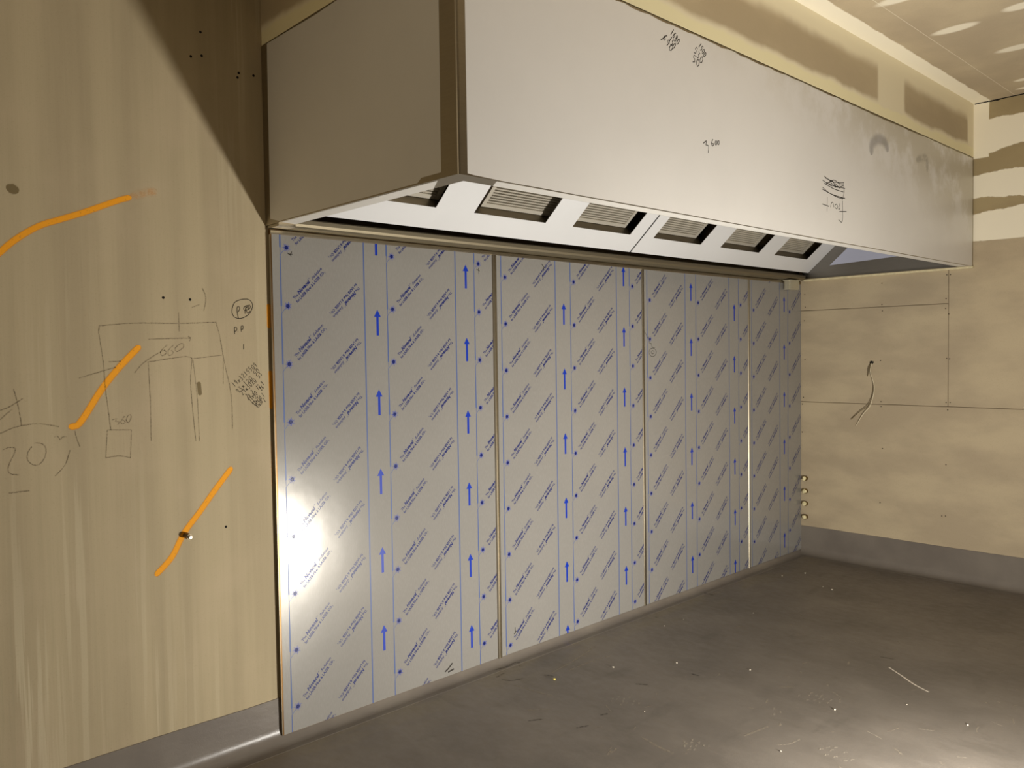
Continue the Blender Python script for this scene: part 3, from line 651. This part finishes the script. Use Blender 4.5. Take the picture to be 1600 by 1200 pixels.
strokes('pen_figures', nm2, .0042, PEN, hood, 'Y', H, FY, sm=False)['label'] = 'right cluster of slanted handwritten figures'
strokes('pen_figures', nm, .0042, PEN, hood, 'Y', H, FY, sm=False)['label'] = 'left cluster of slanted handwritten figures'
SMD = m_stroke('wiped dull patch', (146, 142, 142), .34, .8, 30, (.1, .4))
strokes('smudge', [[(2.7951, 2.5899), (2.8046, 2.6496), (2.884, 2.6878), (2.9656, 2.6844), (3.0075, 2.6398)]], .085, SMD, hood, 'Y', H, .0006)
strokes('smudge', [[(3.3957, 2.655), (3.5456, 2.689), (3.5619, 2.6099)]], .06, m_stroke('faint dull patch', (156, 150, 140), .25, .8, 30, (.2, .6)), hood, 'Y', H, .0006)

# ------------------------------------------------------------------ right wall things
hy, hz = (-0.5370, 1.4766)
t = thing('electric_cable', (R_, hy, hz), 'thin pale split cable hanging from a hole in the right wall', 'cable')
CW = plain('pale cable sheath', (232, 220, 190), .5); CB = plain('dull brown cable', (112, 98, 66), .5)
def wpath(pts, bulge):
    n = len(pts)
    return [tuple(p) for p in smooth_path([(R_-.004-bulge*math.sin(math.pi*min(1, (k+.3)/n)), y, z) for k, (y, z) in enumerate(pts)], .01)]
bm = bmesh.new(); tube(bm, wpath([[(-0.5383, 1.4697), (-0.5292, 1.4235), (-0.5466, 1.366), (-0.5615, 1.3086), (-0.5548, 1.2392), (-0.5182, 1.1628), (-0.4602, 1.1198), (-0.3917, 1.0579)]][0], .02), .0024); mesh_obj('brown_core', bm, CB, t, smooth=True)
bm = bmesh.new(); tube(bm, wpath([[(-0.5406, 1.4697), (-0.535, 1.412), (-0.5546, 1.3545), (-0.5684, 1.2972), (-0.5594, 1.2278), (-0.5355, 1.1577), (-0.4835, 1.0974), (-0.4309, 1.0152)]][0], .026), .0024); mesh_obj('pale_core', bm, CW, t, smooth=True)
bm = bmesh.new(); tube(bm, wpath([[(-0.536, 1.472), (-0.5223, 1.435), (-0.5224, 1.4004), (-0.5121, 1.3771)]][0], .015), .0024); mesh_obj('short_core', bm, CB, t, smooth=True)
bm = bmesh.new(); bmesh.ops.create_circle(bm, cap_ends=True, segments=11, radius=.014, matrix=Matrix.Translation((R_-.0006, hy, hz)) @ Matrix.Rotation(math.pi/2, 4, 'Y'))
for v in bm.verts: v.co.z += .004*math.sin(v.co.y*900); v.co.y += .004*math.cos(v.co.z*700)
mesh_obj('cable_hole', bm, DARK, wall_right)
slab_l = ['topmost', 'second from the top', 'third from the top', 'lowest']
PLUG = plain('pale plug', (240, 228, 180), .5, var=.15, scale=60); BRASS = plain('brass pipe', (120, 98, 50), .35, .8)
for i, z in enumerate((.586, .487, .391, .288)):
    y = -.036
    t = thing('pipe_stub', (R_, y, z), f'capped pipe end in the right wall by the corner, {slab_l[i]} of four', 'pipe', 'pipe ends in the corner')
    bm = bmesh.new(); cyl(bm, (R_, y, z), (-1, .1, 0), .019, .020, 20)
    mesh_obj('pipe_collar', bm, BRASS, t)
    bm = bmesh.new(); bmesh.ops.create_icosphere(bm, subdivisions=3, radius=.0165, matrix=Matrix.Translation((R_-.020, y+.002, z)))
    for v in bm.verts:
        v.co += Vector((1, 1, 1))*0.0; n_ = noise.noise(v.co*110+Vector((i*9, 0, 0))); v.co += (v.co-Vector((R_-.020, y+.002, z)))*n_*.35
    mesh_obj('pipe_cap', bm, PLUG, t, smooth=True)

# ------------------------------------------------------------------ floor debris
CR = plain('plaster crumb', (222, 214, 196), .7); CRY = plain('yellow chip', (226, 206, 110), .5)
for i, ((x, y), r, mt, lab) in enumerate(zip([[(1.5632, -0.4441), (1.2465, -0.3402), (1.8334, -0.6337), (2.0118, -0.9438), (3.831, -0.3011), (3.6607, -0.2184), (3.5774, -0.6166), (1.2733, -0.8634), (2.8036, -0.4975), (2.4163, -0.2684), (1.8739, -1.4375), (2.1469, -1.6378), (1.368, -1.4589), (2.1214, -1.8923), (2.2466, -0.2552), (3.6062, -0.5417)]][0],
        (.009, .012, .008, .006, .010, .006, .012, .004, .004, .004, .007, .004, .005, .006, .004, .005), [CR, CRY]+[CR]*14,
        ('white crumb on the floor in front of the second splash panel', 'yellow foam chip on the floor, nearest the first joiner strip', 'white crumb on the open floor, below the third panel',
         'lone white crumb on the floor farthest right of the centre group', 'white chip on the floor nearest the room corner', 'tiny crumb on the floor just left of the corner chip',
         'largest white flake on the floor near the right coving', 'tiny crumb on the floor just behind the front shoe prints', 'tiny crumb on the floor under the third panel, rightmost of three',
         'tiny crumb on the floor under the third panel, leftmost of three', 'pale crumb on the floor beside the long pale scratch, toward the camera', 'tiny crumb on the floor below the end of the long pale scratch',
         'tiny crumb at the front edge of the floor, left of the front shoe print', 'pale crumb in the brightly lit front right of the floor', 'tiny crumb on the floor closest to the coving below the third panel', 'small speck on the floor just left of the largest flake'))):
    bm = bmesh.new(); bmesh.ops.create_icosphere(bm, subdivisions=2, radius=r*.62)
    for v in bm.verts:
        v.co *= 1+.5*noise.noise(v.co/r*1.3+Vector((i*5, 0, 0))); v.co.z = v.co.z*.5
    mz = min(v.co.z for v in bm.verts)
    for v in bm.verts: v.co += Vector((x, y, -mz))
    tag(mesh_obj('plaster_crumb' if i != 1 else 'foam_chip', bm, mt, None, (x, y, 0)), lab, 'crumb', 'crumbs on the floor')
DUST = m_stroke('pale dust', (200, 190, 172), .6, .8, 110, (.38, .62)); DUST2 = m_stroke('faint dust', (190, 178, 158), .5, .9, 60, (.35, .65)); DIRT = m_stroke('dark scuff dirt', (50, 44, 34), .5, .95, 90, (.35, .6))
strokes('scuff', [[(2.5224, -1.4075), (2.4621, -1.4886), (2.3948, -1.5767), (2.3537, -1.6553)]], .012, m_stroke('chalky scratch', (240, 230, 214), 1.0, .5, 160, (.25, .5)), floor, 'Z', 0, .0005)
strokes('scuff', [[(1.7741, -1.6231), (1.7488, -1.6921)], [(1.9436, -1.7619), (1.9704, -1.8148)], [(2.9368, -1.4814), (2.9703, -1.5479)], [(2.2274, -1.9524), (2.2093, -1.9965)], [(1.8056, -1.9543), (1.8248, -1.9821)], [(1.4081, -1.4232), (1.4457, -1.4512), (1.5149, -1.463)]], .011, DUST, floor, 'Z', 0, .0005)
strokes('scuff', [[(1.2869, -0.275), (1.5147, -0.2375), (1.7219, -0.1875)], [(1.383, -0.3146), (1.556, -0.3103), (1.6756, -0.3376)], [(1.6653, -0.1805), (1.728, -0.1936)], [(2.5174, -0.5555), (2.5697, -0.5856)], [(2.9342, -0.1133), (3.0741, -0.1314)], [(0.9109, -0.4825), (1.0076, -0.5564)], [(1.5721, -0.9445), (1.5853, -0.9699)], [(1.0784, -0.999), (1.0596, -1.0858), (1.0558, -1.1738)], [(1.0663, -0.2449), (1.0846, -0.3674), (1.1096, -0.4679)], [(1.3798, -1.2894), (1.5261, -1.3146)], [(1.6339, -1.1607), (1.6344, -1.1841)]], .02, DUST2, floor, 'Z', 0, .0005)
strokes('scuff', [[(1.1257, -0.0455), (1.1952, -0.0568), (1.2556, -0.0476)], [(1.2605, -0.0423), (1.2786, -0.0708)], [(1.0667, -0.119), (1.132, -0.1096)], [(1.0676, -0.1567), (1.0953, -0.2028), (1.1495, -0.2209)], [(1.2446, -0.0908), (1.252, -0.1142)], [(1.2551, -0.2622), (1.2741, -0.3094)]], .018, DIRT, floor, 'Z', 0, .0006)
strokes('scuff', [[(1.4806, -0.6486), (1.5158, -0.6973)], [(1.1093, -0.7485), (1.1459, -0.7629)], [(0.8499, -0.5655), (0.9094, -0.6034)], [(0.9461, -0.7564), (1.0007, -0.7797)], [(2.3936, -0.0021), (2.4448, -0.0236)], [(2.3372, -0.1167), (2.3419, -0.1424)], [(2.9502, -0.0543), (2.9484, -0.128)], [(1.7718, -0.7642), (1.7742, -0.8086)], [(2.6296, -1.32), (2.6476, -1.3846)]], .02, DIRT, floor, 'Z', 0, .0006)
random.seed(21); rnd = []
for _ in range(75):
    x = random.uniform(.7, 3.2); y = random.uniform(-2.3, -.7); a = random.gauss(.2, .5); L = random.uniform(.01, .07)
    rnd.append([(x, y), (x+L*.5*math.cos(a), y+L*.5*math.sin(a)+random.uniform(-.006, .006)), (x+L*math.cos(a), y+L*math.sin(a))])
strokes('scuff', rnd, .012, DUST2, floor, 'Z', 0, .0004, wj=.5)['kind'] = 'stuff'
def shoe_print(c0, c1, wid, seed):
    """outsole print: staggered lugs in pale dust between heel c0 and toe c1"""
    random.seed(seed); a, b = Vector(c0), Vector(c1); d = b-a; L = d.length; d.normalize(); nrm = Vector((-d.y, d.x)); st = []
    n = int(L/.022)
    for i in range(n):
        t_ = (i+.5)/n; hw = wid*(.55+.45*math.sin(math.pi*min(1, t_*1.15)))*.5
        k = max(2, int(hw*2/.026))
        for j in range(k):
            if random.random() < .22: continue
            s_ = ((j+.5+(.25 if i % 2 else -.25))/k*2-1)*hw; p = a+d*(t_*L+random.uniform(-.005, .005))+nrm*(s_+random.uniform(-.004, .004))
            st.append([tuple(p-nrm*.009+d*.004), tuple(p+d*-.002), tuple(p+nrm*.009+d*.004)])
    return strokes('shoe_print', st, .010, DUST, floor, 'Z', 0, .0006, sm=False)
for i, (a, b) in enumerate([[(1.2661, -0.6691), (1.3362, -0.797)], [(1.9305, -1.2476), (1.9308, -1.3931)], [(1.5224, -1.5537), (1.4806, -1.6835)], [(1.156, -1.144), (1.2032, -1.251)], [(1.6721, -1.2445), (1.7036, -1.294)]]):
    shoe_print(a, b, .10, i+3)
